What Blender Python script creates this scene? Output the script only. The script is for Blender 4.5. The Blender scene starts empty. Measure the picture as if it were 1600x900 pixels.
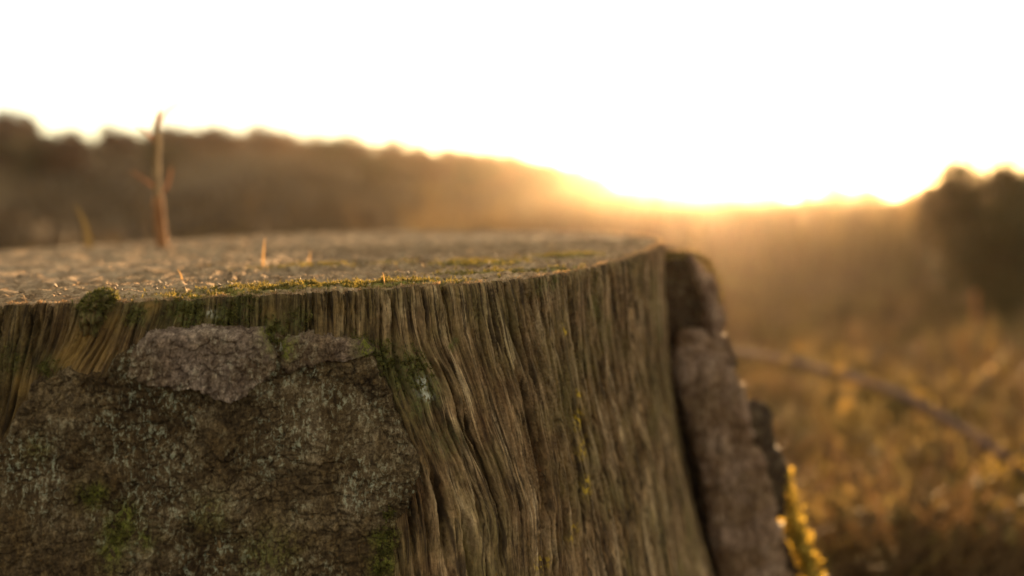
import bpy, math, random
import numpy as np
from mathutils import Vector

rng = np.random.default_rng(7)
random.seed(7)
SC = bpy.context.scene
COL = SC.collection

# ------------------------------------------------------------------ camera
CAMZ = 0.56
FPX = 1600 * 35 / 36.0                      # focal length in photo pixels
PITCH = math.atan((450 - 305) / FPX)
cam_data = bpy.data.cameras.new('camera')
cam_data.lens = 35.0
cam_data.sensor_width = 36.0
cam_data.clip_start = 0.02
cam_data.clip_end = 5000
cam = bpy.data.objects.new('camera', cam_data)
COL.objects.link(cam)
cam.location = (0, 0, CAMZ)
cam.rotation_euler = (math.pi / 2 - PITCH, 0, 0)
SC.camera = cam
cam_data.dof.use_dof = True
cam_data.dof.focus_distance = 0.562
cam_data.dof.aperture_fstop = 2.8
cam_data.dof.aperture_blades = 0

# ------------------------------------------------------------------ light
SUN_EL = math.radians(3.8)
SUN_AZ = math.radians(10.4)                  # to the right of the viewing direction
w = bpy.data.worlds.new('World')
SC.world = w
w.use_nodes = True
wn = w.node_tree
bg = wn.nodes['Background']
sky = wn.nodes.new('ShaderNodeTexSky')
sky.sky_type = 'NISHITA'
sky.sun_disc = False
sky.sun_elevation = SUN_EL
sky.sun_rotation = SUN_AZ
sky.dust_density = 0.15
sky.air_density = 0.7
sky.ozone_density = 0.6
tint = wn.nodes.new('ShaderNodeMix')
tint.data_type = 'RGBA'
tint.blend_type = 'MULTIPLY'
tint.inputs[0].default_value = 1.0
tint.inputs[7].default_value = (0.92, 0.86, 0.84, 1)
wn.links.new(sky.outputs[0], tint.inputs[6])
veil = wn.nodes.new('ShaderNodeMix')              # thin high cloud: an even cream veil over the whole sky
veil.data_type = 'RGBA'; veil.blend_type = 'ADD'
veil.inputs[0].default_value = 1.0
veil.inputs[7].default_value = (2.3, 1.9, 1.18, 1)
wn.links.new(tint.outputs[2], veil.inputs[6])
wn.links.new(veil.outputs[2], bg.inputs[0])
bg.inputs[1].default_value = 0.05

sd = bpy.data.lights.new('sun', 'SUN')
sd.energy = 5.0
sd.angle = math.radians(0.5)
sd.color = (1.0, 0.60, 0.27)
sun = bpy.data.objects.new('sun', sd)
COL.objects.link(sun)
sdir = Vector((math.sin(SUN_AZ) * math.cos(SUN_EL), math.cos(SUN_AZ) * math.cos(SUN_EL), math.sin(SUN_EL)))
sun.rotation_euler = sdir.to_track_quat('Z', 'Y').to_euler()
sun.location = (8, 50, 6)

SC.view_settings.view_transform = 'Standard'
SC.view_settings.look = 'None'
SC.view_settings.gamma = 1
SC.view_settings.exposure = 2.85
SC.render.engine = 'CYCLES'
SC.cycles.use_denoising = True
SC.cycles.max_bounces = 6
SC.cycles.volume_bounces = 0
SC.cycles.transparent_max_bounces = 8
SC.cycles.sample_clamp_indirect = 6

# ------------------------------------------------------------------ numpy noise
_P = np.random.RandomState(3).permutation(4096).astype(np.int64)

def _h(ix, iy, seed):
    return _P[(_P[(ix + seed * 131) & 4095] + iy) & 4095]

def perlin(x, y, seed=0):
    x = np.asarray(x, float); y = np.asarray(y, float)
    x0 = np.floor(x).astype(np.int64); y0 = np.floor(y).astype(np.int64)
    fx = x - x0; fy = y - y0
    ux = fx * fx * fx * (fx * (fx * 6 - 15) + 10); uy = fy * fy * fy * (fy * (fy * 6 - 15) + 10)
    def g(i, j):
        a = _h(x0 + i, y0 + j, seed) * (2 * math.pi / 4096)
        return np.cos(a) * (fx - i) + np.sin(a) * (fy - j)
    a = g(0, 0); b = g(1, 0); c = g(0, 1); d = g(1, 1)
    return 1.4 * ((a + ux * (b - a)) + uy * ((c + ux * (d - c)) - (a + ux * (b - a))))

def fbm(x, y, seed=0, n=4, gain=0.5):
    s = 0; a = 1.0; t = 0
    for k in range(n):
        s = s + a * perlin(x * 2 ** k, y * 2 ** k, seed + k * 7); t += a; a *= gain
    return s / t

def sstep(e0, e1, x):
    t = np.clip((x - e0) / (e1 - e0), 0, 1)
    return t * t * (3 - 2 * t)

def crackf(n, wdt):
    return np.clip(1 - np.abs(n) / wdt, 0, 1) ** 1.3

# ------------------------------------------------------------------ mesh helpers
def mesh_np(name, verts, quads=None, tris=None, smooth=True):
    me = bpy.data.meshes.new(name)
    nq = 0 if quads is None else len(quads); nt = 0 if tris is None else len(tris)
    me.vertices.add(len(verts))
    me.vertices.foreach_set('co', np.ascontiguousarray(verts, dtype=np.float32).ravel())
    parts = []; starts = []
    if nq:
        parts.append(np.asarray(quads, np.int32).ravel()); starts.append(np.arange(nq) * 4)
    if nt:
        parts.append(np.asarray(tris, np.int32).ravel()); starts.append(nq * 4 + np.arange(nt) * 3)
    idx = np.concatenate(parts)
    me.loops.add(len(idx)); me.loops.foreach_set('vertex_index', idx)
    me.polygons.add(nq + nt)
    me.polygons.foreach_set('loop_start', np.concatenate(starts).astype(np.int32))
    me.update(calc_edges=True)
    me.polygons.foreach_set('use_smooth', np.full(nq + nt, smooth))
    me.validate()
    return me

def attr(me, name, vals):
    a = me.attributes.new(name, 'FLOAT', 'POINT')
    a.data.foreach_set('value', np.asarray(vals, np.float32))

def attr_vec(me, name, vals):
    a = me.attributes.new(name, 'FLOAT_VECTOR', 'POINT')
    a.data.foreach_set('vector', np.asarray(vals, np.float32).ravel())

def obj(name, me, mat=None, parent=None, kind=None):
    o = bpy.data.objects.new(name, me)
    COL.objects.link(o)
    if mat is not None and len(me.materials) == 0:
        me.materials.append(mat)
    if parent is not None: o.parent = parent
    if kind: o['kind'] = kind
    return o

def empty(name, loc=(0, 0, 0)):
    o = bpy.data.objects.new(name, None); COL.objects.link(o); o.location = loc
    return o

def tag(o, label, cat, group=None):
    o['label'] = label; o['category'] = cat
    if group: o['group'] = group
    return o

def grid_quads(nr, nc, wrap=False):
    i = np.arange(nr - 1)[:, None]; j = np.arange(nc if wrap else nc - 1)[None, :]
    j2 = (j + 1) % nc
    return np.stack([i * nc + j, i * nc + j2, (i + 1) * nc + j2, (i + 1) * nc + j], -1).reshape(-1, 4)

# ------------------------------------------------------------------ photo pixel -> place
CP, SP = math.cos(PITCH), math.sin(PITCH)
def ray(px, py):
    px = np.asarray(px, float); py = np.asarray(py, float)
    v = -(py - 450) / FPX
    return np.stack([(px - 800) / FPX + 0 * py, CP + SP * v + 0 * px, -SP + CP * v + 0 * px], -1)

def at(px, py, Y):
    r = ray(px, py); return r * (Y / r[..., 1:2]) + np.array([0, 0, CAMZ])

CX, CY, HH, AX, AY = -0.21545652, 0.87152618, 0.05075458, 0.03028136, 0.0156861
R0 = 0.35
def ztop(x, y):
    return CAMZ - HH + AX * (x - CX) + AY * (y - CY)

def on_top(px, py):
    r = ray(px, py)
    t = (-HH - AX * CX - AY * CY) / (r[..., 2] - AX * r[..., 0] - AY * r[..., 1])
    return r * np.asarray(t)[..., None] + np.array([0, 0, CAMZ])

def flare(D):                                # metres out, D in mm
    d = np.maximum(D, 0) / 1000
    return np.where(d < 0.3, 0.55 * d * d, 0.0495 + 0.45 * (d - 0.3))

# measured outline of the cut
_rp = np.array([(0,476),(60,474),(130,471),(200,470),(300,466),(400,461),(500,456),(600,450),(700,444),(780,438),(850,431),(930,415),(985,400),(1015,390),(1030,382),
                (1036,374),(1010,368),(960,364),(900,361),(800,360),(700,360),(600,361),(500,363),(400,367),(300,372),(200,379),(100,385),(0,392)], float)
_P3 = on_top(_rp[:, 0], _rp[:, 1])
_th = np.arctan2(_P3[:, 0] - CX, -(_P3[:, 1] - CY)); _rr = np.hypot(_P3[:, 0] - CX, _P3[:, 1] - CY)
_o = np.argsort(_th); _th = _th[_o]; _rr = _rr[_o]
_tt = np.linspace(-math.pi, math.pi, 721)
_thx = np.concatenate([_th[-3:] - 2 * math.pi, _th, _th[:3] + 2 * math.pi]); _rrx = np.concatenate([_rr[-3:], _rr, _rr[:3]])
_ri = np.interp(_tt, _thx, _rrx)
_k = np.hanning(25); _k /= _k.sum()
_ri = np.convolve(np.concatenate([_ri[-13:-1], _ri, _ri[1:13]]), _k, 'valid')
def rim(th):
    return np.interp((th + math.pi) % (2 * math.pi) - math.pi, _tt, _ri)

def sdmap(px, py):
    """photo point on the stump's side -> (S arc mm, D depth mm)"""
    r = ray(px, py); Rr = 0.35
    for _ in range(8):
        a = r[0] ** 2 + r[1] ** 2; b = -2 * (r[0] * CX + r[1] * CY); c = CX * CX + CY * CY - Rr * Rr
        disc = max(b * b - 4 * a * c, 0)
        t = (-b - math.sqrt(disc)) / (2 * a); Q = r * t + np.array([0, 0, CAMZ])
        th = math.atan2(Q[0] - CX, -(Q[1] - CY)); D = (ztop(Q[0], Q[1]) - Q[2]) * 1000
        Rr = float(rim(th)) + float(flare(D))
    return th * 350.0, D

def sdpoly(pts):
    return np.array([sdmap(*p) for p in pts])

def surf(S, D, h):
    """S, D, height in mm -> world"""
    th = S / 350.0
    r = rim(th) + flare(D) + h / 1000
    x = CX + r * np.sin(th); y = CY - r * np.cos(th)
    return np.stack([x, y, ztop(x, y) - D / 1000], -1)

def poly_sd(P, S, D):
    """signed distance (mm), positive inside"""
    best = np.full(S.shape, 1e9); inside = np.zeros(S.shape, bool)
    n = len(P)
    for i in range(n):
        ax_, ay_ = P[i]; bx_, by_ = P[(i + 1) % n]
        ex, ey = bx_ - ax_, by_ - ay_
        t = np.clip(((S - ax_) * ex + (D - ay_) * ey) / (ex * ex + ey * ey + 1e-9), 0, 1)
        best = np.minimum(best, np.hypot(S - ax_ - t * ex, D - ay_ - t * ey))
        c = ((ay_ > D) != (by_ > D)) & (S < ex * (D - ay_) / (ey + 1e-12) + ax_)
        inside ^= c
    return np.where(inside, best, -best)

# grain flow: lines read along the fibres
GU = [
 [(60,476),(45,560),(30,640),(5,700),(5,900)],
 [(180,478),(150,540),(112,580),(95,640),(95,900)],
 [(240,475),(225,520),(215,600),(215,900)],
 [(400,462),(395,600),(400,900)],
 [(520,457),(520,560),(530,640),(560,780),(580,900)],
 [(597,453),(593,543),(603,620),(640,693),(662,753),(672,820),(675,900)],
 [(650,450),(660,537),(700,600),(722,683),(750,740),(775,820),(780,900)],
 [(717,443),(725,520),(745,600),(775,687),(813,790),(817,893)],
 [(790,437),(810,530),(832,610),(850,710),(860,787),(863,893)],
 [(897,423),(900,497),(913,600),(940,710),(967,833),(975,895)],
 [(980,402),(985,500),(1000,600),(1025,720),(1050,895)]]
_gd = np.arange(-10, 520, 2.0)
_G = []
for g in GU:
    q = sdpoly(g)
    _G.append(np.interp(_gd, q[:, 1], q[:, 0]))
_G = np.array(_G)
_k = np.hanning(17); _k /= _k.sum()
_G = np.array([np.convolve(np.pad(r_, 8, 'edge'), _k, 'valid') for r_ in _G])
_U = _G[:, 5].copy()
_lo = -1400.0; _hi = 1400.0
_Gx = np.vstack([np.full(len(_gd), _lo), np.full(len(_gd), -130.0), _G, np.full(len(_gd), 640.0), np.full(len(_gd), _hi)])
_Ux = np.concatenate([[_lo, -130.0], _U, [640.0, _hi]])
# lookup table u(S, D)
_sg = np.arange(-1400, 1400, 2.0)
_T = np.array([np.interp(_sg, _Gx[:, k], _Ux) for k in range(len(_gd))])
_k2 = np.hanning(15); _k2 /= _k2.sum()
_T = np.array([np.convolve(np.pad(r_, 7, 'edge'), _k2, 'valid') for r_ in _T])
def flow(S, D):
    fi = np.clip((S - _sg[0]) / 2.0, 0, len(_sg) - 1.001); fj = np.clip((D - _gd[0]) / 2.0, 0, len(_gd) - 1.001)
    i = fi.astype(int); j = fj.astype(int); a = fi - i; b = fj - j
    return (_T[j, i] * (1 - a) + _T[j, i + 1] * a) * (1 - b) + (_T[j + 1, i] * (1 - a) + _T[j + 1, i + 1] * a) * b

S_OF = lambda px, py: sdmap(px, py)[0]
Ucr = []      # (u, D0, D1, width mm, depth mm)
def crack(px, py0, py1, wd, dp):
    s, d = sdmap(px, (py0 + py1) / 2)
    u = float(flow(np.array([s]), np.array([d]))[0])
    Ucr.append((u, sdmap(px, py0)[1], sdmap(px, py1)[1], wd, dp))
for c in [(595,455,590,.8,4),(628,640,760,.8,4),(668,470,640,1.1,4),(655,560,900,.7,3.5),(690,470,560,1.2,4),(722,560,760,1.2,5),(745,640,900,1.0,4.5),
          (776,640,920,2.2,7),(733,800,920,1.4,6),(700,750,920,1.0,4),(805,440,600,1.2,5),(846,560,940,1.8,7),(826,500,640,1.0,4),(838,450,560,1.2,4.5),
          (872,560,800,.9,4),(901,425,700,1.6,6),(890,640,900,1.4,5),(930,620,860,1.8,6),(948,420,700,1.6,5),(965,500,900,1.6,5),(985,410,600,1.8,5),(1005,600,900,2,6),
          (560,460,520,.9,4),(537,458,500,1.2,5),(505,460,520,.7,3),(470,462,520,.7,3),(30,480,700,1.2,6),(15,500,690,1.0,5),(50,490,600,1.4,5),(75,480,560,1.4,6),(100,500,560,1,4),(-20,480,800,1.5,6)]:
    crack(*c)

KX, KD = sdmap(150, 478)
_rc = np.random.default_rng(91)
_u0, _u1 = float(flow(np.array([S_OF(470, 470)]), np.array([15.]))[0]), 470.0
for _ in range(260):
    _u = _rc.uniform(_u0, _u1); _d0 = _rc.uniform(-25, 190); _L = _rc.lognormal(3.5, .6)
    _w = _rc.lognormal(-.45, .45) * (1.5 if _u > 300 else 1.0)
    Ucr.append((_u, _d0, _d0 + _L + 15, min(_w, 2.4), 2.2 + 2.6 * min(_w, 2.2)))
def wood_h(S, D):
    u = flow(S, D)
    wu = u + .9 * perlin(u / 22, D / 60, 40) + .22 * perlin(u / 6, D / 14, 41)
    h = 1.8 * perlin(wu / 30, D / 140, 1)
    n = perlin(wu / 9.5, D / 160, 2)
    h += 1.6 * n - 3.0 * crackf(perlin(wu / 9.5, D / 150, 3) , .10) * sstep(-.5, .2, perlin(S / 20, D / 45, 33))
    h += 1.6 * (np.abs(perlin(wu / 7.5, D / 150, 34)) ** .7) - .6
    h += -2.2 * crackf(perlin(wu / 4.6, D / 90, 4), .13) * sstep(-.4, .3, perlin(S / 12, D / 20, 35)) + .6 * perlin(wu / 3.3, D / 50, 5) - .9 * crackf(perlin(wu / 2.2, D / 55, 36), .14)
    h += .42 * perlin(wu / 1.35, D / 22, 6) + .26 * perlin(wu / .8, D / 12, 7) + .16 * perlin(S / 1.1, D / 1.6, 8)
    h += .6 * perlin(S / 18, D / 40, 9) + .22 * perlin(S / 5, D / 9, 10)
    # a few deep named checks
    for k, (cu, d0, d1, wd, dp) in enumerate(Ucr):
        m = np.abs(u - cu) < 12
        if not m.any(): continue
        x = u[m] - cu + 1.1 * perlin(D[m] / 30, u[m] * 0 + k * 3.7, 60) + .25 * perlin(D[m] / 5, u[m] * 0 + k * 1.7, 61)
        fade = sstep(d0 - 4, d0 + 10, D[m]) * (1 - sstep(d1 - 22, d1, D[m]))
        ww = wd * (.45 + .75 * fade) * (1 + .35 * perlin(D[m] / 9, D[m] * 0 + k, 62))
        h[m] -= dp * 1.25 * fade * np.clip(1.15 * (1 - np.abs(x) / np.maximum(ww, .2)), 0, 1) ** .6
        h[m] += .7 * fade * np.exp(-((x - ww * 1.8) / (1.5 * ww)) ** 2)
    # splintered fibre ends below the rim
    tipl = 3 + 15 * np.clip(perlin(wu / 3.4, 0 * D + .3, 21) + .25 * perlin(wu / 1.1, 0 * D + .3, 22) + .35, 0, 1.2)
    zone = sstep(105, 112, u) * (1 - sstep(150, 160, u))
    h += zone * 2.4 * (sstep(-1.0, 1.0, D - tipl) - 1)
    # left fibres by the knot: coarse and torn
    lf = sstep(-90, -64, -u) if False else (1 - sstep(-60, -30, u))
    h += lf * (1.5 * perlin(wu / 4.2, D / 30, 31) - 2.2 * crackf(perlin(wu / 5.0, D / 34, 32), .16))
    e = np.hypot((S - KX) / 22, (D - KD) / 26)
    h += 5.0 * np.exp(-e * e)
    # rounded, weathered arris
    h -= 1.3 * np.exp(-D / 1.1)
    return h

def rimdrop(th):
    """how far the torn rim sinks below the plane of the cut (mm)"""
    S = th * 350
    d = .5 + .6 * perlin(S / 14, S * 0 + .5, 51) + .45 * perlin(S / 3, S * 0 + .5, 52) + .3 * perlin(S / 1.1, S * 0 + .5, 53)
    d = d + 1.6 * np.clip(perlin(S / 8, S * 0 + 5.5, 54) - .15, 0, 1)
    u = flow(S, 0 * S + 3)
    for (cu, d0, d1, wd, dp) in Ucr:
        if d0 < 3: d = d + min(wd, 2) * 1.3 * np.clip(1 - np.abs(u - cu) / (wd * 1.3), 0, 1)
    return np.clip(d, 0, 6)

# ------------------------------------------------------------------ materials
def mat_new(name):
    m = bpy.data.materials.new(name); m.use_nodes = True
    nt = m.node_tree; nt.nodes.clear()
    return m, nt, nt.nodes, nt.links

class NB:
    def __init__(s, name):
        s.m, s.nt, s.n, s.l = mat_new(name)
        s.out = s.n.new('ShaderNodeOutputMaterial')
    def node(s, t, **kw):
        x = s.n.new(t)
        for k, v in kw.items(): setattr(x, k, v)
        return x
    def attrib(s, name, vec=False):
        a = s.node('ShaderNodeAttribute', attribute_name=name); return a.outputs['Vector' if vec else 'Fac']
    def noise(s, vec, scale, detail=4, rough=.55, sc3=None, dist=0):
        if sc3 is not None:
            mp = s.node('ShaderNodeMapping'); mp.inputs['Scale'].default_value = sc3; s.l.new(vec, mp.inputs[0]); vec = mp.outputs[0]
        t = s.node('ShaderNodeTexNoise'); t.inputs['Scale'].default_value = scale; t.inputs['Detail'].default_value = detail
        t.inputs['Roughness'].default_value = rough; t.inputs['Distortion'].default_value = dist
        s.l.new(vec, t.inputs['Vector']); return t.outputs[0]
    def ramp(s, fac, stops):
        r = s.node('ShaderNodeValToRGB'); e = r.color_ramp.elements
        while len(e) < len(stops): e.new(.5)
        for k, (p, c) in enumerate(stops):
            e[k].position = p; e[k].color = (c, c, c, 1) if isinstance(c, (int, float)) else (*c, 1)
        s.l.new(fac, r.inputs[0]); return r.outputs[0]
    def mix(s, f, a, b, mode='MIX'):
        x = s.node('ShaderNodeMix', data_type='RGBA', blend_type=mode)
        for v, i in ((f, 0), (a, 6), (b, 7)):
            if isinstance(v, (int, float)): x.inputs[i].default_value = v
            elif isinstance(v, tuple): x.inputs[i].default_value = (*v, 1)
            else: s.l.new(v, x.inputs[i])
        return x.outputs[2]
    def math(s, op, a, b=0.0):
        x = s.node('ShaderNodeMath', operation=op, use_clamp=(op != 'SUBTRACT' and op != 'ADD'))
        for v, i in ((a, 0), (b, 1)):
            if isinstance(v, (int, float)): x.inputs[i].default_value = v
            else: s.l.new(v, x.inputs[i])
        return x.outputs[0]
    def bump(s, hgt, dist, strength=1.0, prev=None):
        b = s.node('ShaderNodeBump'); b.inputs['Distance'].default_value = dist; b.inputs['Strength'].default_value = strength
        s.l.new(hgt, b.inputs['Height'])
        if prev is not None: s.l.new(prev, b.inputs['Normal'])
        return b.outputs[0]
    def princ(s, col, rough=.85, normal=None, spec=.25):
        p = s.node('ShaderNodeBsdfPrincipled')
        if isinstance(col, tuple): p.inputs['Base Color'].default_value = (*col, 1)
        else: s.l.new(col, p.inputs['Base Color'])
        if isinstance(rough, (int, float)): p.inputs['Roughness'].default_value = rough
        else: s.l.new(rough, p.inputs['Roughness'])
        p.inputs['Specular IOR Level'].default_value = spec
        if normal is not None: s.l.new(normal, p.inputs['Normal'])
        return p.outputs[0]
    def surf(s, sh):
        s.l.new(sh, s.out.inputs['Surface']); return s.m
    def gen(s):
        return s.node('ShaderNodeTexCoord').outputs['Object']

def wood_material():
    b = NB('weathered_wood')
    fl = b.attrib('flow', True); P = b.gen()
    n1 = b.noise(fl, 1, 6, .62, (150, 12, 1), .4)
    n2 = b.noise(fl, 1, 5, .6, (700, 55, 1))
    n3 = b.noise(P, 420, 5, .7)
    n4 = b.noise(P, 22, 3, .6)
    base = b.ramp(n1, [(.32, (.07, .034, .013)), (.44, (.17, .10, .045)), (.55, (.32, .21, .11)), (.67, (.52, .38, .23))])
    fib = b.ramp(n2, [(.34, (.36, .3, .24)), (.5, (.9, .88, .84)), (.64, (1.4, 1.36, 1.25))])
    base = b.mix(.85, base, fib, 'MULTIPLY')
    sp = b.ramp(n3, [(.34, (.4, .34, .28)), (.5, (1, 1, 1)), (.64, (1.5, 1.5, 1.45))])
    base = b.mix(.55, base, sp, 'MULTIPLY')
    wt = b.ramp(b.noise(fl, 1, 4, .6, (55, 7, 1), .8), [(.40, 0.0), (.62, 1.0)])
    base = b.mix(b.math('MULTIPLY', wt, .6), base, b.mix(1.0, base, (.45, .42, .36), 'MULTIPLY'))
    alg = b.math('MULTIPLY', b.ramp(n4, [(.42, 0.0), (.66, 1.0)]), b.ramp(n2, [(.3, .2), (.6, 1.0)]))
    base = b.mix(b.math('MULTIPLY', alg, .5), base, (.13, .12, .035))
    hair = b.ramp(b.noise(fl, 1, 3, .55, (420, 14, 1), .1), [(.455, 0.0), (.485, 1.0), (.5, 1.0), (.53, 0.0)])  # hairline cracks drawn as dark colour, for shade the relief does not give
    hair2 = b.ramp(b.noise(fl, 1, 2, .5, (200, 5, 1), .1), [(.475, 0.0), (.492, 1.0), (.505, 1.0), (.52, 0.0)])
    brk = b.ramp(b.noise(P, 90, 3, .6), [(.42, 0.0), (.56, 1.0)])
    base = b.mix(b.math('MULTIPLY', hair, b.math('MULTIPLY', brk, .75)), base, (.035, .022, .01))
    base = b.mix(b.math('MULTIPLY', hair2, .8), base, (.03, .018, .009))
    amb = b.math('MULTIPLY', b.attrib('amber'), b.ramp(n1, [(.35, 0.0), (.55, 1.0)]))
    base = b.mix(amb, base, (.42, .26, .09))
    dk = b.attrib('shade_damp')
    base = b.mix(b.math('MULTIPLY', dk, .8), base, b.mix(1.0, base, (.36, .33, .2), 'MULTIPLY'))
    ms = b.math('MULTIPLY', b.attrib('moss'), b.ramp(n3, [(.38, 0.0), (.52, .8)]))
    base = b.mix(ms, base, b.ramp(n3, [(.4, (.055, .06, .015)), (.65, (.14, .145, .04))]))
    ye = b.math('MULTIPLY', b.attrib('yellow'), b.ramp(b.noise(P, 300, 3), [(.5, 0.0), (.56, 1.0)]))
    base = b.mix(ye, base, (.55, .36, .03))
    li = b.math('MULTIPLY', b.attrib('lichen'), b.ramp(b.noise(P, 380, 4), [(.45, 0.0), (.52, 1.0)]))
    base = b.mix(li, base, (.42, .42, .34))
    nb = b.bump(n1, .0022, 1.0)
    nb = b.bump(n2, .0012, 1.0, nb)
    nb = b.bump(n3, .001, 1.0, nb)
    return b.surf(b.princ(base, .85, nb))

def bark_material(name, c0, c1, c2, lichen=.5):
    b = NB(name)
    P = b.gen()
    n1 = b.noise(P, 60, 6, .68, None, .6)
    n2 = b.noise(P, 260, 6, .72, (1.6, 1, .8), .5)
    n3 = b.noise(P, 900, 4, .7)
    vo = b.node('ShaderNodeTexVoronoi', feature='F1'); vo.inputs['Scale'].default_value = 210
    wv = b.mix(.02, P, b.node('ShaderNodeTexNoise').outputs[1]) if False else P
    b.l.new(wv, vo.inputs['Vector'])
    base = b.ramp(n1, [(.3, c0), (.5, c1), (.68, c2)])
    base = b.mix(.8, base, b.ramp(n2, [(.32, (.22, .18, .16)), (.48, (.8, .78, .75)), (.64, (1.9, 1.9, 1.85))]), 'MULTIPLY')
    base = b.mix(.5, base, b.ramp(n3, [(.36, (.3, .28, .26)), (.5, (1, 1, 1)), (.64, (1.7, 1.7, 1.65))]), 'MULTIPLY')
    big = b.ramp(b.noise(P, 30, 3, .6), [(.44, 0.0), (.6, 1.0)])
    sp = b.ramp(n2, [(.52, 0.0), (.6, 1.0)])
    st = b.ramp(b.noise(P, 24, 4, .6, None, .5), [(.42, 0.0), (.58, 1.0)])
    base = b.mix(b.math('MULTIPLY', st, .75), base, b.mix(1.0, base, (.5, .42, .26), 'MULTIPLY'))
    lm = b.math('MULTIPLY', b.math('MULTIPLY', big, sp), lichen)
    base = b.mix(lm, base, b.ramp(n3, [(.35, (.2, .22, .13)), (.6, (.42, .45, .34))]))
    ms = b.math('MULTIPLY', b.attrib('moss'), b.ramp(n2, [(.42, 0.0), (.54, 1.0)]))
    base = b.mix(ms, base, b.ramp(n3, [(.35, (.06, .07, .01)), (.65, (.2, .19, .03))]))
    nb = b.bump(n1, .002, 1.0)
    nb = b.bump(n2, .0022, 1.0, nb)
    nb = b.bump(n3, .0008, 1.0, nb)
    return b.surf(b.princ(base, .9, nb, .2))

def cut_material():
    b = NB('weathered_end_grain')
    P = b.gen(); sw = b.attrib('flow', True)
    n1 = b.noise(P, 70, 5, .65)
    n2 = b.noise(sw, 1, 5, .65, (260, 30, 1))
    n3 = b.noise(P, 500, 5, .7)
    base = b.ramp(n1, [(.3, (.14, .09, .05)), (.5, (.28, .195, .115)), (.7, (.42, .31, .19))])
    base = b.mix(.7, base, b.ramp(n2, [(.3, (.45, .42, .38)), (.55, (1, 1, 1)), (.72, (1.4, 1.38, 1.3))]), 'MULTIPLY')
    base = b.mix(.6, base, b.ramp(n3, [(.32, (.5, .45, .4)), (.5, (1, 1, 1)), (.66, (1.4, 1.4, 1.35))]), 'MULTIPLY')
    ms = b.math('MULTIPLY', b.attrib('moss'), b.ramp(b.noise(P, 120, 4, .6), [(.38, 0.0), (.52, 1.0)]))
    base = b.mix(ms, base, b.ramp(n3, [(.35, (.07, .08, .015)), (.65, (.26, .23, .05))]))
    nb = b.bump(n2, .0012); nb = b.bump(n3, .0012, 1.0, nb)
    return b.surf(b.princ(base, .92, nb, .06))

def leafy(name, c0, c1, trans=.45, attrn='tint', rough=.7):
    b = NB(name)
    col = b.ramp(b.attrib(attrn), [(0.0, c0), (1.0, c1)])
    pr = b.princ(col, rough)
    tr = b.node('ShaderNodeBsdfTranslucent'); b.l.new(col, tr.inputs[0])
    mx = b.node('ShaderNodeMixShader'); mx.inputs[0].default_value = trans
    b.l.new(pr, mx.inputs[1]); b.l.new(tr.outputs[0], mx.inputs[2])
    return b.surf(mx.outputs[0])

def soil_material():
    b = NB('heath_soil')
    P = b.gen()
    n1 = b.noise(P, .35, 5, .6); n2 = b.noise(P, 9, 6, .7)
    base = b.ramp(n1, [(.35, (.06, .042, .018)), (.5, (.1, .062, .028)), (.65, (.14, .095, .038))])
    base = b.mix(.7, base, b.ramp(n2, [(.3, (.4, .36, .3)), (.55, (1, 1, 1)), (.7, (1.5, 1.4, 1.2))]), 'MULTIPLY')
    return b.surf(b.princ(base, .95, b.bump(n2, .06), .1))

def stem_material(name, c0, c1, trans=0.0):
    b = NB(name)
    P = b.gen(); n = b.noise(P, 160, 5, .65, (1, 1, .25))
    base = b.ramp(n, [(.35, c0), (.65, c1)])
    pr = b.princ(base, .8, b.bump(n, .0008))
    if trans:
        tr = b.node('ShaderNodeBsdfTranslucent'); b.l.new(base, tr.inputs[0])
        mx = b.node('ShaderNodeMixShader'); mx.inputs[0].default_value = trans
        b.l.new(pr, mx.inputs[1]); b.l.new(tr.outputs[0], mx.inputs[2])
        return b.surf(mx.outputs[0])
    return b.surf(pr)

M_wood = wood_material()
M_cut = cut_material()
M_bark = bark_material('old_bark', (.045, .027, .011), (.115, .078, .038), (.215, .16, .095), .6)
M_plate = bark_material('grey_pink_bark', (.11, .072, .05), (.2, .145, .11), (.31, .24, .185), .35)
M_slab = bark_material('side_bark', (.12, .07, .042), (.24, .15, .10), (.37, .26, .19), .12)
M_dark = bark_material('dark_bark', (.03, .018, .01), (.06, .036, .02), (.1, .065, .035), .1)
M_moss = leafy('moss_green', (.045, .045, .01), (.17, .15, .035), .35)
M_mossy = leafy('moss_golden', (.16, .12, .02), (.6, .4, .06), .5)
M_straw = leafy('dry_grass', (.12, .082, .025), (.28, .2, .065), .35)
M_heath = leafy('heather', (.07, .042, .018), (.17, .1, .04), .25)
M_leafd = leafy('dark_leaves', (.04, .03, .01), (.085, .062, .02), .15)
M_leafb = leafy('brown_leaves', (.055, .023, .009), (.14, .057, .022), .06)
M_leafg = leafy('bramble_leaves', (.08, .06, .015), (.22, .14, .04), .4)
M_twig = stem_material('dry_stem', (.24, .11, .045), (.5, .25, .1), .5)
M_bramble = stem_material('bramble_bark', (.08, .05, .04), (.16, .1, .08))
M_trunk = stem_material('shrub_wood', (.05, .035, .025), (.1, .07, .05))
M_soil = soil_material()

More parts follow.
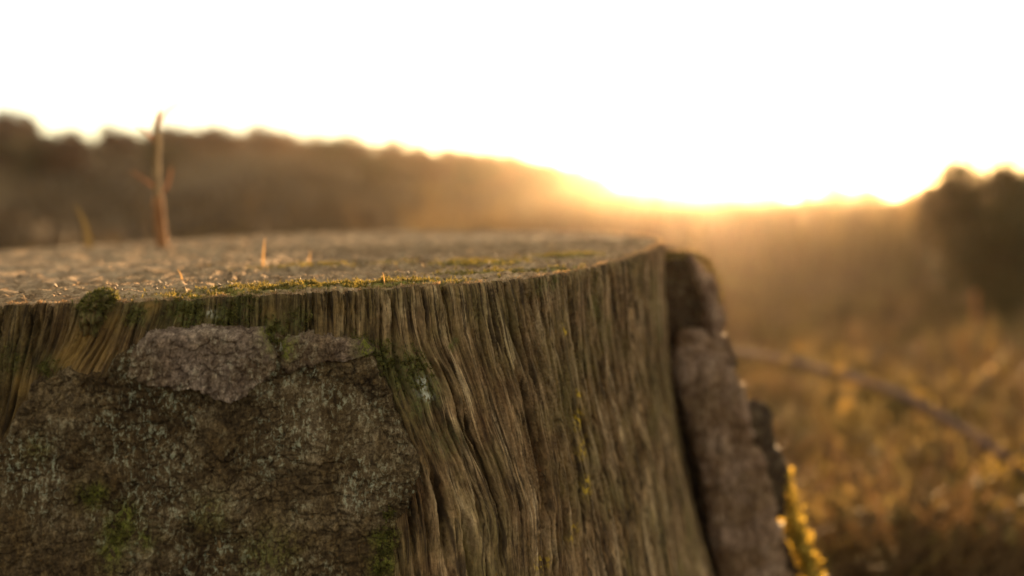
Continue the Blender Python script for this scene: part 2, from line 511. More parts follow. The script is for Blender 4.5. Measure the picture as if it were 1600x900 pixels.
# ------------------------------------------------------------------ ground and hill
_rx = np.array([-2500, -900, -500, -200, 0, 100, 200, 300, 450, 600, 700, 760, 830, 900, 1000, 1100, 1400, 1600, 2200, 4000], float)
_ry = np.array([150, 165, 175, 180, 200, 214, 218, 210, 214, 230, 240, 252, 260, 280, 297, 304, 307, 306, 304, 305], float)
def ridge_el(x, y):
    px = 800 + FPX * x / np.maximum(y, 1e-3)
    px = np.where(y > 1, px, np.where(x > 0, 4000, -2500))
    return np.interp(px, _rx, (305 - _ry) / FPX)
def ground_z(x, y):
    x = np.asarray(x, float); y = np.asarray(y, float)
    d = np.hypot(x, y)
    el = ridge_el(x, y)
    hill = el * 72 * sstep(14, 72, d)
    hill = hill * np.where(d > 72, 1 + 0 * d, 1) - 1.2 * sstep(.012, .045, el) * sstep(40, 70, d)
    g = .06 * perlin(x / 3.1, y / 3.1, 71) * sstep(1.3, 4, d) + .10 * perlin(x / 17, y / 17, 72) * sstep(6, 25, d) + .02 * perlin(x / .4, y / .4, 73)
    return hill + g - .02
def nonuni(a, b, c, fine, coarse_n):
    return None
_g1 = np.concatenate([-np.geomspace(900, 8, 46), np.linspace(-7.9, 7.9, 190), np.geomspace(8, 900, 46)])
_g2 = np.concatenate([-np.geomspace(900, 3, 20), np.linspace(-2.9, 12, 180), np.geomspace(12.2, 110, 110), np.geomspace(114, 900, 24)])
GX, GY = np.meshgrid(_g1, _g2)
GZ = ground_z(GX, GY)
me = mesh_np('ground', np.stack([GX, GY, GZ], -1).reshape(-1, 3), grid_quads(len(_g2), len(_g1)))
obj('ground', me, M_soil, None, 'structure')

# ------------------------------------------------------------------ the stump
ZG = float(ground_z(np.array([CX]), np.array([CY]))[0])
stump = empty('tree_stump', (CX, CY, ZG))
tag(stump, 'big weathered sawn tree stump with furrowed grey brown wood, peeling bark and a mossy rim', 'tree stump')
OFF = np.array([CX, CY, ZG])

th_f = np.linspace(math.radians(-17), math.radians(97), 1500)
th_c = np.linspace(math.radians(97), math.radians(343), 170)[1:-1]
TH = np.concatenate([th_f, th_c]); NC = len(TH)
THw = (TH + math.pi) % (2 * math.pi) - math.pi
Dn = np.concatenate([np.linspace(0, 12, 24)[:-1], np.linspace(12, 215, 290), np.geomspace(217, 560, 60)])
Sg = (THw * 350)[None, :] + 0 * Dn[:, None]; Dg = Dn[:, None] + 0 * Sg
Hg = wood_h(Sg.ravel(), Dg.ravel()).reshape(Sg.shape)
RD = rimdrop(THw)
Deff = Dg + RD[None, :] * np.exp(-Dg / 8)
V = surf(Sg, Deff, Hg)
def circ(px, py, rad):
    """soft patch on the side, centre and radius read in photo pixels"""
    s, d = sdmap(px, py); q = rad / 3.1
    return lambda S, D: np.exp(-(((S - s) ** 2 + (D - d) ** 2) / q ** 2))
def msum(lst, S, D, warp=3.0):
    Sx = S + warp * perlin(S / 7, D / 7, 90); Dx = D + warp * perlin(S / 7, D / 7, 91)
    o = 0 * S
    for (px, py, r, a) in lst: o = np.maximum(o, a * circ(px, py, r)(Sx, Dx))
    return np.clip(o * 1.5, 0, 1)
MOSS = [(150,470,26,1),(290,486,28,1),(215,490,20,.6),(350,500,24,.7),(425,520,24,1),(470,500,20,.5),(560,540,24,.6),(600,560,30,.8),(640,580,36,1),(665,610,26,.9),
        (655,640,20,.6),(600,840,16,1),(601,805,12,1),(596,880,18,1),(708,540,7,1),(75,575,16,.9),(870,440,14,.5),(845,450,20,.5),(700,690,30,.4),(930,480,34,.45),(1035,520,30,.6),(1040,480,26,.6),(20,560,30,.3),(380,480,30,.5)]
YEL = [(885,516,7,1),(905,612,7,.9),(918,760,16,.8),(905,655,14,.8),(912,700,18,.6),(850,880,14,.6),(895,830,12,.7)]
LIC = [(660,600,10,1),(668,618,9,1),(330,490,6,.5)]
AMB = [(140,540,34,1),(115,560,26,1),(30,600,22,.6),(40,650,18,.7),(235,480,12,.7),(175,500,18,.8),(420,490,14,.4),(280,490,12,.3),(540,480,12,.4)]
Sf, Df = Sg.ravel(), Dg.ravel()
shade_damp = (1 - sstep(150, 190, Sf + 0)) * 0
u_all = flow(Sf, Df)
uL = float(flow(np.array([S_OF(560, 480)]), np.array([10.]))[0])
shade_damp = (1 - sstep(uL - 14, uL + 12, u_all)) * .85  # shade on the left wood put into its colour
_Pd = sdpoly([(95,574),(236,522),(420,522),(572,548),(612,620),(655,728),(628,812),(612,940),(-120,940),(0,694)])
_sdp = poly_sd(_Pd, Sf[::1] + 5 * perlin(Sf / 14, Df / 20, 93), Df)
shade_damp = np.maximum(shade_damp, .75 * sstep(-15, -2, _sdp))  # brown damp stain along the bark edge
me = mesh_np('wood', V.reshape(-1, 3) - OFF, grid_quads(len(Dn), NC, True)[:, ::-1])
attr_vec(me, 'flow', np.stack([(u_all + .6 * perlin(u_all / 20, Df / 25, 40)) / 1000, Df / 1000, 0 * Df], -1))
attr(me, 'moss', msum(MOSS, Sf, Df)); attr(me, 'yellow', msum(YEL, Sf, Df)); attr(me, 'lichen', msum(LIC, Sf, Df))
attr(me, 'amber', msum(AMB, Sf, Df)); attr(me, 'shade_damp', shade_damp)
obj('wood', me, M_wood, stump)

# cut face --------------------------------------------------------
NR = 170
fr = np.concatenate([[0.0], np.geomspace(.0016, .26, 120), np.linspace(.27, .995, NR - 121)])      # 0 = rim
rimP = V[0]                                                                                        # (NC,3)
PITH = np.array([CX + .03, CY + .05])
pos2 = rimP[None, :, :2] * (1 - fr[:, None, None]) + PITH[None, None, :] * fr[:, None, None]
X2, Y2 = pos2[..., 0], pos2[..., 1]
def top_h(X, Y, edge):
    """relief of the weathered cut, metres; edge = metres from the rim"""
    x = (X - PITH[0]) * 1000; y = (Y - PITH[1]) * 1000
    rr = np.hypot(x, y); an = np.arctan2(y, x)
    rr_w = rr + 5 * perlin(x / 60, y / 60, 100) + 1.2 * perlin(x / 14, y / 14, 101)
    h = .55 * perlin(rr_w / 3.2, an * 2.2, 102) + .35 * perlin(rr_w / 1.4, an * 3, 103)
    h += -1.6 * crackf(perlin(rr_w / 8, an * 1.6, 104), .1)
    # radial checks
    for k, (a0, wd) in enumerate([(-1.9, 2.0), (-1.2, 1.2), (-.45, 1.8), (.3, 1.5), (1.0, 1.6), (2.1, 2.2), (2.9, 1.5), (-2.5, 1.6), (-1.55, 1.4), (-.85, 1.1)]):
        dd = (an - a0 + .05 * perlin(rr / 30, 0 * rr + k, 105) + math.pi) % (2 * math.pi) - math.pi
        dist = np.abs(dd) * rr
        h += -6 * np.clip(1 - dist / (wd * (.7 + rr / 250)), 0, 1) * sstep(20, 90, rr)
    h += 1.6 * perlin(x / 34, y / 34, 106) + 1.2 * perlin(x / 12, y / 8, 107) + .8 * perlin(x / 5, y / 4, 108) + .35 * perlin(x / 1.6, y / 1.6, 109)
    # saw kerf steps
    h += .5 * np.sign(perlin((y * .96 + x * .2) / 16, 0 * x + 2.5, 110)) * .6
    # sound wood stands up between soft rotten hollows
    h += -2.4 * sstep(.1, .5, perlin(x / 30, y / 22, 111)) * sstep(4, 30, edge * 1000)
    h += 1.2 * sstep(.25, .45, perlin(x / 7, y / 5, 112))
    return h / 1000
edge = fr[:, None] * np.hypot(rimP[:, 0] - PITH[0], rimP[:, 1] - PITH[1])[None, :]
hT = top_h(X2, Y2, edge)
bl = sstep(0, .006, edge)
Z2 = ztop(X2, Y2) + hT * bl - (RD[None, :] / 1000) * np.exp(-edge / .004)
Vt = np.stack([X2, Y2, Z2], -1)
Vt[0] = rimP
me = mesh_np('cut_face', Vt.reshape(-1, 3) - OFF, grid_quads(NR, NC, True)[:, ::-1])
an = np.arctan2(Y2 - PITH[1], X2 - PITH[0]); rr = np.hypot(X2 - PITH[0], Y2 - PITH[1])
attr_vec(me, 'flow', np.stack([rr, an * .12, 0 * rr], -1).reshape(-1, 3))
def topblob(lst, X, Y):
    o = 0 * X
    for (px, py, rx_, ry_, a) in lst:
        c = on_top(px, py)
        o = np.maximum(o, a * np.exp(-(((X - c[0]) / rx_) ** 2 + ((Y - c[1]) / ry_) ** 2)))
    return np.clip(1.5 * o, 0, 1)
TM = [(320,460,.03,.014,.7),(400,452,.03,.016,.9),(470,448,.045,.016,1),(560,444,.05,.014,1),(640,440,.03,.012,.8),(750,412,.03,.02,.9),(780,425,.04,.01,.7),(890,400,.022,.016,1),(520,415,.05,.02,.4),(860,420,.03,.01,.5)]
attr(me, 'moss', topblob(TM, X2 + .008 * perlin(X2 / .012, Y2 / .012, 113), Y2).ravel())
obj('cut_face', me, M_cut, stump)

# bark ---------------------------------------------------------------
def bark_sheet(name, poly, mat, thick, amp, step, D_floor, seed, Drange=None, shear=0.0, wob=2.2, base=0.0, mosslist=MOSS, slope=1.6, terr=1.0, label=None):
    P = sdpoly(poly) if not isinstance(poly, np.ndarray) else poly
    s0, s1 = P[:, 0].min() - 6, P[:, 0].max() + 6; d0, d1 = max(P[:, 1].min() - 6, 3), P[:, 1].max() + 6
    if Drange: d1 = min(d1, Drange)
    ss = np.arange(max(s0, -105), s1, step); ds = np.arange(d0, d1, step)
    S, D = np.meshgrid(ss, ds)
    Sw = S + wob * perlin(S / 9, D / 9, seed) + .9 * perlin(S / 2.6, D / 2.6, seed + 1); Dw = D + wob * perlin(S / 8, D / 8, seed + 2) + .9 * perlin(S / 2.4, D / 2.4, seed + 3)
    sdv = poly_sd(P, Sw, Dw)
    q = fbm(S / 34, D / 26, seed + 4, 5, .55) * terr
    st = 4.5; t = q * st; tf = np.floor(t); fr_ = t - tf
    ter = (tf + sstep(.35, .62, fr_)) / st                      # layered, flaking terraces
    r_ = amp * (3.3 * ter + .5 * fbm(S / 9, D / 7, seed + 9, 4, .6) + .45 * perlin(S / 3.2, D / 2.6, seed + 11) + .3 * perlin(S / 1.5, D / 1.3, seed + 12) + .16 * perlin(S / .8, D / .75, seed + 13))
    r_ -= amp * 1.3 * crackf(perlin(S / 13 + .2 * perlin(S / 4, D / 4, seed + 16), D / 11, seed + 14), .07) + amp * .7 * crackf(perlin(S / 5, D / 6.5, seed + 15), .1)
    hw = wood_low(S, D)
    e = sstep(-slope * .3, slope, sdv)
    h = base + hw * (1 - .35) + (thick + r_) * e - 3.5 * (1 - sstep(-slope, -slope * .2, sdv)) - 1.0
    V = surf(S, D + shear * (h - base) * e, h)
    nr, nc = S.shape
    q4 = grid_quads(nr, nc)
    keep = (sdv.ravel()[q4] > -slope * 1.6).any(1)
    q4 = q4[keep]
    used = np.unique(q4); rem = np.full(nr * nc, -1); rem[used] = np.arange(len(used))
    me = mesh_np(name, V.reshape(-1, 3)[used] - OFF, rem[q4][:, ::-1])
    attr(me, 'moss', msum(mosslist, S.ravel()[used], D.ravel()[used]))
    o = obj(name, me, mat, stump)
    if label: o['label'] = label
    return o, (P, ss, ds, h, sdv)
def wood_low(S, D):
    u = flow(S, D)
    e = np.hypot((S - KX) / 22, (D - KD) / 26)
    return 1.8 * perlin(u / 30, D / 140, 1) + 5.0 * np.exp(-e * e)

main_poly = [(-420,760),(-120,730),(0,694),(26,650),(48,602),(95,574),(160,582),(196,548),(236,522),(330,518),(420,522),(445,530),(520,540),(572,548),(590,578),(612,620),(640,680),(655,728),(648,770),(628,812),(620,860),(612,940)]
Pm = sdpoly(main_poly)
Pm = np.vstack([Pm, [[Pm[-1, 0] - 8, 300], [Pm[-1, 0] - 12, 470], [-110, 470], [-110, Pm[0, 1]]]])
BM = [(190,830,26,1),(150,770,20,.9),(180,860,22,.8),(200,800,18,.8),(230,840,18,.6),(600,840,18,1),(596,880,20,1),(330,800,30,.3),(420,860,40,.4),(60,700,20,.3)]
_, barkdat = bark_sheet('bark', Pm, M_bark, 4.6, 1.7, .62, 0, 200, 190, 0.0, 3.4, 0, BM, 3.2)
def coarse_lower():
    # the same bark, hidden from close view further down
    ss = np.arange(-105, Pm[:, 0].max() + 4, 4.0); ds = np.arange(184, 466, 5.0)
    S, D = np.meshgrid(ss, ds)
    sdv = poly_sd(Pm, S, D)
    h = wood_low(S, D) * .65 + 2.6 + 1.5 * fbm(S / 20, D / 20, 260) - 5 * (1 - sstep(-2, 4, sdv))
    me = mesh_np('bark', surf(S, D, h).reshape(-1, 3) - OFF, grid_quads(*S.shape)[:, ::-1])
    attr(me, 'moss', 0 * S.ravel())
    obj('lower_bark', me, M_bark, stump)
coarse_lower()
bark_sheet('bark_plate', [(212,545),(236,520),(330,514),(412,519),(427,540),(432,568),(412,592),(396,600),(386,614),(360,624),(334,617),(314,600),(282,602),(240,594),(204,578)],
           M_plate, 5.4, 1.2, .6, 0, 300, None, .5, 1.5, 4.6, [(425,520,20,1)], 1.3, .6, 'thick grey pink bark plate with a ragged overhanging lower lip')
bark_sheet('bark_plate', [(440,532),(480,524),(566,530),(582,546),(560,558),(508,562),(476,572),(452,584),(438,572)],
           M_plate, 2.6, .9, .6, 0, 340, None, .35, 1.3, 4.1, [(440,540,20,1),(570,540,20,1)], 1.2, .6, 'thin grey bark plate under the middle of the rim')
bark_sheet('bark_flake', [(166,735),(180,712),(200,716),(226,742),(206,752),(178,748)], M_bark, 1.2, .8, .6, 0, 380, None, .2, 1.0, 4.6, [], 1.0, .5)
bark_sheet('bark_flake', [(300,640),(345,655),(372,690),(352,720),(330,700),(312,676)], M_bark, 2.0, .6, .6, 0, 400, None, .2, 1.4, 4.2, [], 1.0, .5)
bark_sheet('bark_flake', [(430,600),(500,590),(560,606),(600,680),(618,738),(560,750),(500,700),(450,680)], M_bark, 1.6, .6, .6, 0, 420, None, .2, 1.6, 4.0, [], 1.4, .5)
bark_sheet('bark_flake', [(70,640),(110,612),(170,622),(165,660),(120,690),(80,680)], M_bark, 1.2, 1.0, .6, 0, 440, None, .2, 1.8, 4.0, [], 1.2, .7)
bark_sheet('bark_flake', [(-20,760),(40,740),(90,770),(60,820),(0,830)], M_bark, 1.8, .7, .6, 0, 460, None, .2, 1.8, 4.0, [], 1.2, .7)

# knot stub at the rim ------------------------------------------------
def blob_mesh(name, c, rx_, ry_, rz_, seed, amp=.25, nu=90, nv=60, lean=(0, 0)):
    uu = np.linspace(0, 2 * math.pi, nu, endpoint=False); vv = np.linspace(0, math.pi, nv)
    U_, V_ = np.meshgrid(uu, vv)
    n = 1 + amp * fbm(3 * np.cos(U_) * np.sin(V_) + 9, 3 * np.sin(U_) * np.sin(V_) + 3 * np.cos(V_), seed, 4, .6) * 1.3
    x = rx_ * np.cos(U_) * np.sin(V_) * n; y = ry_ * np.sin(U_) * np.sin(V_) * n; z = rz_ * np.cos(V_) * n
    x = x + lean[0] * z; y = y + lean[1] * z
    P = np.stack([x + c[0], y + c[1], z + c[2]], -1).reshape(-1, 3)
    return P, grid_quads(nv, nu, True)
kc = surf(np.array([KX + 1]), np.array([4.0]), np.array([-1.0]))[0]
P_, Q_ = blob_mesh('knot', kc, .0088, .011, .0088, 500, .55, lean=(.35, 0))
P_[:, 2] -= .5 * np.maximum(0, kc[2] - P_[:, 2])
me = mesh_np('knot', P_ - OFF, Q_)
attr_vec(me, 'flow', np.stack([P_[:, 0], P_[:, 2], 0 * P_[:, 0]], -1)); attr(me, 'moss', np.full(len(P_), .6)); attr(me, 'yellow', 0 * P_[:, 0]); attr(me, 'lichen', 0 * P_[:, 0]); attr(me, 'amber', .2 + 0 * P_[:, 0]); attr(me, 'shade_damp', np.full(len(P_), .8))
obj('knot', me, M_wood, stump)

# slabs of bark standing off the right side -----------------------------
def slab(name, left, right, y0, depth, mat, seed, amp=3.5, mossf=None, label=None, ztaper=14, topcut=None):
    L = np.array(left, float); Rr = np.array(right, float)
    ya, yb = L[0, 1], L[-1, 1]
    ny = 170; nu = 150
    py = np.linspace(ya, yb, ny)
    xl = np.interp(py, L[:, 1], L[:, 0]); xr = np.interp(py, Rr[:, 1], Rr[:, 0])
    xr = xr + 6 * perlin(py / 34, 0 * py + seed, 70) + 3 * perlin(py / 9, 0 * py + seed, 71) + 4 * np.sign(perlin(py / 50, 0 * py + seed, 72))
    uu = np.linspace(0, 2 * math.pi, nu, endpoint=False)
    cyl = y0 + depth / 2
    rows = []
    for k in range(ny):
        A = at(xl[k], py[k], cyl); B = at(xr[k], py[k], cyl)
        cx_ = (A[0] + B[0]) / 2; hw = (B[0] - A[0]) / 2
        e = min(1.0, k / ztaper); e = math.sqrt(1 - (1 - e) ** 2) if e < 1 else 1
        e = max(e, .02)
        cu, su = np.cos(uu), np.sin(uu)
        X = cx_ + hw * (.35 + .65 * e) * np.sign(cu) * np.abs(cu) ** .75
        Y = cyl + (depth / 2) * e * np.sign(su) * np.abs(su) ** .8 + .25 * (X - cx_)
        rows.append(np.stack([X, Y, np.full(nu, A[2])], -1))
    V = np.array(rows)
    # cap: pull first row's inside
    zz = V[..., 2] * 1000; aa = (V[..., 0] + .6 * V[..., 1]) * 1000
    c = V.mean(1, keepdims=True); nrm = V - c; nrm[..., 2] = 0; nrm /= np.linalg.norm(nrm, axis=-1, keepdims=True) + 1e-9
    ph = uu[None, :] * 6
    n = amp * (fbm(aa / 14, zz / 40, seed, 5, .55) * 1.2 + .5 * fbm(aa / 4, zz / 7, seed + 9, 3)) - amp * .8 * crackf(perlin(aa / 9, zz / 60, seed + 5), .12)
    V = V + nrm * (n / 1000)[..., None]
    V[..., 2] += np.where(np.arange(ny)[:, None] < 26, (2.5 * perlin(aa / 7, 0 * aa, seed + 8)) / 1000, 0)
    nv = len(V.reshape(-1, 3))
    P = np.vstack([V.reshape(-1, 3), V[0].mean(0)[None]])
    tris = np.stack([np.full(nu, nv), (np.arange(nu) + 1) % nu, np.arange(nu)], -1)
    me = mesh_np(name, P - OFF, grid_quads(ny, nu, True)[:, ::-1], tris[:, ::-1])
    m = np.zeros(len(P))
    if mossf is not None: m = mossf(P)
    attr(me, 'moss', m)
    o = obj(name, me, mat, stump)
    if label: o['label'] = label
    return V
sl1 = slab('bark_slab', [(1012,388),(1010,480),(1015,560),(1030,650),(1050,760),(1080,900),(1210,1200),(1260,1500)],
     [(1062,388),(1104,406),(1118,440),(1128,500),(1146,560),(1160,620),(1180,700),(1205,760),(1225,830),(1245,900),(1330,1200),(1400,1500)], .885, .06, M_dark, 600, 4.0)  # darker bark colour holds the shade of the recess
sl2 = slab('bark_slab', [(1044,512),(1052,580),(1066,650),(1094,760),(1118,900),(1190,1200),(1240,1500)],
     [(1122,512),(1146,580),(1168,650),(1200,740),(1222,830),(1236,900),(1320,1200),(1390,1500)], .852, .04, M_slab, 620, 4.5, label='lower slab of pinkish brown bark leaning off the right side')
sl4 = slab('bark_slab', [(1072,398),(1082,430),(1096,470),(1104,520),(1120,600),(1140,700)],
     [(1086,402),(1110,430),(1124,470),(1134,520),(1158,600),(1180,700)], .872, .03, M_slab, 660, 3.2, label='narrow strip of bark, coloured lighter to look lit, topping the right hand slab')  # lighter bark colour carries the lit strip beside the recess
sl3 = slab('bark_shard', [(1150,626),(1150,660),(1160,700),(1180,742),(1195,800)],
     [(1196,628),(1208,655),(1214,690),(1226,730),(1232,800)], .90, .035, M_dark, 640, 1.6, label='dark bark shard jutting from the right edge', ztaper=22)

# moss tufts ------------------------------------------------------------
def tufts(name, P, N, size, mat, parent, nbl=6, spread=.8, width=.16, label=None, kind='stuff', seed=1, vary=0):
    r = np.random.default_rng(seed); n = len(P)
    base = np.repeat(P, nbl, 0); nn = np.repeat(N, nbl, 0)
    m = n * nbl
    d = nn + spread * r.normal(size=(m, 3)); d /= np.linalg.norm(d, axis=1, keepdims=True)
    sz = size * r.uniform(.5, 1.3, m) * np.repeat(r.lognormal(0, vary, n) if vary else np.ones(n), nbl)
    side = np.cross(d, r.normal(size=(m, 3))); side /= np.linalg.norm(side, axis=1, keepdims=True)
    ww = (sz * width)[:, None]
    b = base + r.normal(size=(m, 3)) * size * .35
    mid = b + d * (sz * .55)[:, None]; tip = b + d * sz[:, None] + nn * (sz * .2)[:, None]
    V = np.stack([b - side * ww * .5, b + side * ww * .5, mid + side * ww, tip, mid - side * ww], 1).reshape(-1, 3)
    i = np.arange(m) * 5
    q = np.stack([i, i + 1, i + 2, i + 4], -1); t = np.stack([i + 4, i + 2, i + 3], -1)
    off = OFF if parent is stump else 0
    me = mesh_np(name, V - off, q, t, False)
    attr(me, 'tint', np.repeat(r.uniform(0, 1, m), 5))
    o = obj(name, me, mat, parent, kind)
    if label: o['label'] = label
    return o

def side_tufts(lst, dens, size, seed, hfun):
    r = np.random.default_rng(seed); PS = []; NS = []
    for (px, py, rad, a) in lst:
        s, d = sdmap(px, py); n = int(dens * a * (rad / 3.1) ** 2)
        ss = s + r.normal(size=n) * rad / 3.1 * .55; dd = np.maximum(d + r.normal(size=n) * rad / 3.1 * .55, .5)
        k = perlin(ss / 4, dd / 4, 95) > -.05
        ss, dd = ss[k], dd[k]
        p = surf(ss, dd, hfun(ss, dd)); th = ss / 350
        PS.append(p); NS.append(np.stack([np.sin(th), -np.cos(th), .5 + 0 * th], -1))
    return np.vstack(PS), np.vstack(NS)
Pt, Nt = side_tufts([m for m in MOSS if m[1] < 600 and m[0] < 700 and m[0] not in (708,)], 2.6, .0016, 5, lambda s, d: wood_h(s, d))
_, ss_, ds_, hb_, sdb_ = barkdat
def bark_hf(s, d):
    i = np.clip(((s - ss_[0]) / .62).round().astype(int), 0, len(ss_) - 1); j = np.clip(((d - ds_[0]) / .62).round().astype(int), 0, len(ds_) - 1)
    return hb_[j, i]
in_b = bark_hf
sS = ((np.arctan2(Pt[:, 0] - CX, -(Pt[:, 1] - CY))) * 350); sD = (ztop(Pt[:, 0], Pt[:, 1]) - Pt[:, 2]) * 1000
keep = poly_sd(Pm, sS, sD) < 2
tufts('moss', Pt[keep], Nt[keep], .0015, M_moss, stump, 7, .8, .2, seed=11)
Pt, Nt = side_tufts([(600,830,12,1.5),(602,800,9,1.5),(598,860,12,1.5),(594,890,14,1.5),(190,830,20,.5),(150,770,16,.4),(425,522,14,1.6),(570,540,16,.8)], 5, .0018, 6, bark_hf)
tufts('moss', Pt, Nt, .0017, M_moss, stump, 7, .8, .2, seed=12)
# knot cap moss
kk = rng.normal(size=(420, 3)); kk /= np.linalg.norm(kk, axis=1, keepdims=True); kk[:, 2] = np.abs(kk[:, 2])
Pk = kc + kk * np.array([.0084, .0105, .0092]) + np.stack([.35 * .0088 * kk[:, 2], 0 * kk[:, 0], 0 * kk[:, 0]], -1)
tufts('moss', Pk, kk, .0018, M_moss, stump, 5, .7, .2, seed=13)
# cushions on the cut
PS = []; 
for (px, py, rx_, ry_, a) in TM:
    c = on_top(px, py); n = int(a * rx_ * ry_ * 1.8e6)
    x = c[0] + rng.normal(size=n) * rx_ * .6; y = c[1] + rng.normal(size=n) * ry_ * .6
    th = np.arctan2(x - CX, -(y - CY)); e = rim(th) - np.hypot(x - CX, y - CY)
    k = (e > .0015) & (perlin(x / .012, y / .008, 96) > .0)
    x, y, e = x[k], y[k], e[k]
    PS.append(np.stack([x, y, ztop(x, y) + top_h(x, y, e) * sstep(0, .006, e) + .0003], -1))
PS = np.vstack(PS)
tufts('moss', PS, np.tile([0, 0, 1.0], (len(PS), 1)), .0014, M_mossy if False else leafy('moss_rim', (.06, .055, .012), (.24, .18, .04), .4), stump, 6, .7, .17, seed=14)
# golden moss down the outer edge of the slab
edge_px = np.array([(1206,716),(1214,735),(1222,765),(1232,795),(1240,830),(1252,860),(1262,900),(1285,980),(1330,1150)], float)
yy = rng.uniform(716, 1150, 4200); xx = np.interp(yy, edge_px[:, 1], edge_px[:, 0]) + rng.normal(size=4200) * 5.5
cl = perlin(yy / 15, 0 * yy, 97)
xx += 14 * cl + 4 * perlin(yy / 5, 0 * yy + 4, 98)
Pe = at(xx, yy, .935) + np.stack([0 * xx, rng.normal(size=4200) * .012, 0 * xx], -1)
ke = (cl > -.22) & (perlin(yy / 6, xx / 6, 99) > -.2)
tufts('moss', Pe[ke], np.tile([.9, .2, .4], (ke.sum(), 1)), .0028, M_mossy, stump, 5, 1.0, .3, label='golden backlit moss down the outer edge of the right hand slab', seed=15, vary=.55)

def rim_fibres_glow():
    r = np.random.default_rng(44); n = 5200
    th = np.concatenate([r.uniform(math.radians(-16), math.radians(80), n), r.uniform(math.radians(78), math.radians(118), 2200)]); n = len(th)  # second batch added at the back right so the rim glows as sunlit
    th = th[(perlin(th * 350 / 5, 0 * th, 45) > r.uniform(-.5, .4, n)) | (th > 1.3)]; n = len(th)
    S = th * 350; D = rimdrop(th) + .1
    P = surf(S, D, wood_h(S, D * 0) - .4)
    nn = np.stack([np.sin(th) * .35, -np.cos(th) * .35, 1 + 0 * th], -1)
    tufts('rim_fibres_glow', P, nn, .0013, leafy('torn_fibre', (.14, .085, .04), (.46, .3, .15), .35), stump, 2, .55, .12, label='torn wood fibres fraying along the rim of the cut, with more added at the back right for a sunlit glow', seed=46)
    m = 420
    px = r.uniform(1040, 1126, m); py = np.interp(px, [1040, 1060, 1085, 1104, 1118, 1128], [398, 398, 398, 408, 436, 480])  # tufts added so the slab top shows a sunlit edge
    tufts('rim_fibres_glow', at(px, py + 1.5, .895) , np.tile([.3, 0, 1.0], (m, 1)), .0032, M_straw, stump, 5, .8, .25, label='straw tufts added to carry the sunlit glow on the top edge of the right hand slab', seed=47)
rim_fibres_glow()

# ------------------------------------------------------------------ tubes and leaves
def tube(paths, sides=8):
    """paths: list of (points (n,3), radii (n,))"""
    VV = []; QQ = []; TT = []; o = 0
    for pts, rad in paths:
        pts = np.asarray(pts, float); rad = np.asarray(rad, float); n = len(pts)
        t = np.gradient(pts, axis=0); t /= np.linalg.norm(t, axis=1, keepdims=True) + 1e-12
        ref = np.array([0, 0, 1.0]) if abs(t[0, 2]) < .8 else np.array([1.0, 0, 0])
        a = np.cross(t, ref); a /= np.linalg.norm(a, axis=1, keepdims=True); b = np.cross(t, a)
        u = np.linspace(0, 2 * math.pi, sides, endpoint=False)
        ring = pts[:, None] + rad[:, None, None] * (a[:, None] * np.cos(u)[None, :, None] + b[:, None] * np.sin(u)[None, :, None])
        VV.append(ring.reshape(-1, 3)); QQ.append(grid_quads(n, sides, True) + o)
        VV.append(pts[[0, -1]]); k = o + n * sides
        j = np.arange(sides)
        TT.append(np.stack([np.full(sides, k), o + (j + 1) % sides, o + j], -1))
        TT.append(np.stack([np.full(sides, k + 1), o + (n - 1) * sides + j, o + (n - 1) * sides + (j + 1) % sides], -1))
        o += n * sides + 2
    return np.vstack(VV), np.vstack(QQ), np.vstack(TT)
def spline(pts, n=24):
    pts = np.asarray(pts, float); m = len(pts)
    t = np.linspace(0, m - 1, n); out = []
    for v in t:
        i = min(int(v), m - 2); f = v - i
        p0 = pts[max(i - 1, 0)]; p1 = pts[i]; p2 = pts[i + 1]; p3 = pts[min(i + 2, m - 1)]
        out.append(.5 * ((2 * p1) + (-p0 + p2) * f + (2 * p0 - 5 * p1 + 4 * p2 - p3) * f * f + (-p0 + 3 * p1 - 3 * p2 + p3) * f ** 3))
    return np.array(out)
def leaf_mesh(name, L, W, curl=.2):
    t = np.linspace(0, 1, 7); wv = W * np.sin(np.pi * t ** .8) * .5
    wv[0] = W * .04; wv[-1] = W * .02
    c = np.stack([0 * t, L * t, curl * L * t * t], -1)
    l = c + np.stack([-wv, 0 * t, .35 * wv], -1); r = c + np.stack([wv, 0 * t, .35 * wv], -1)
    P = np.stack([l, c, r], 1).reshape(-1, 3)
    me = mesh_np(name, P, grid_quads(7, 3)); attr(me, 'tint', np.full(len(P), .6))
    return me

# dried sprout at the back of the cut ---------------------------------------
b0 = on_top(254, 386); YS = float(b0[1])
root = empty('dead_sprout', tuple(b0))
tag(root, 'tall upright dead sprout with a forked tip standing at the back of the stump top', 'twig')
def rel(P): return P - b0
mainp = spline([at(254,388,YS), at(250,350,YS), at(247,310,YS), at(244,260,YS+.01), at(245,222,YS+.01), at(243,192,YS+.01)], 40)
mainp = mainp + np.stack([.0005 * np.sin(np.arange(40) * 1.7), 0 * mainp[:, 0], 0 * mainp[:, 0]], -1)
rd = np.interp(np.linspace(0, 1, 40), [0, .3, .55, .8, 1], [.0046, .0044, .0034, .0036, .0026])
V_, Q_, T_ = tube([(rel(mainp), rd)], 12)
obj('stem', mesh_np('stem', V_, Q_, T_), stem_material('sprout_stem', (.1, .06, .025), (.24, .15, .06), .1), root)
sh = mainp[:17]; V_, Q_, T_ = tube([(rel(sh), np.linspace(.0060, .0052, 17))], 12)  # orange tube added round the stem foot in place of its backlit glow
obj('glow_tube', mesh_np('glow_tube', V_, Q_, T_), M_twig, root)['label'] = 'orange tube added for the backlit glow at the foot of the sprout'
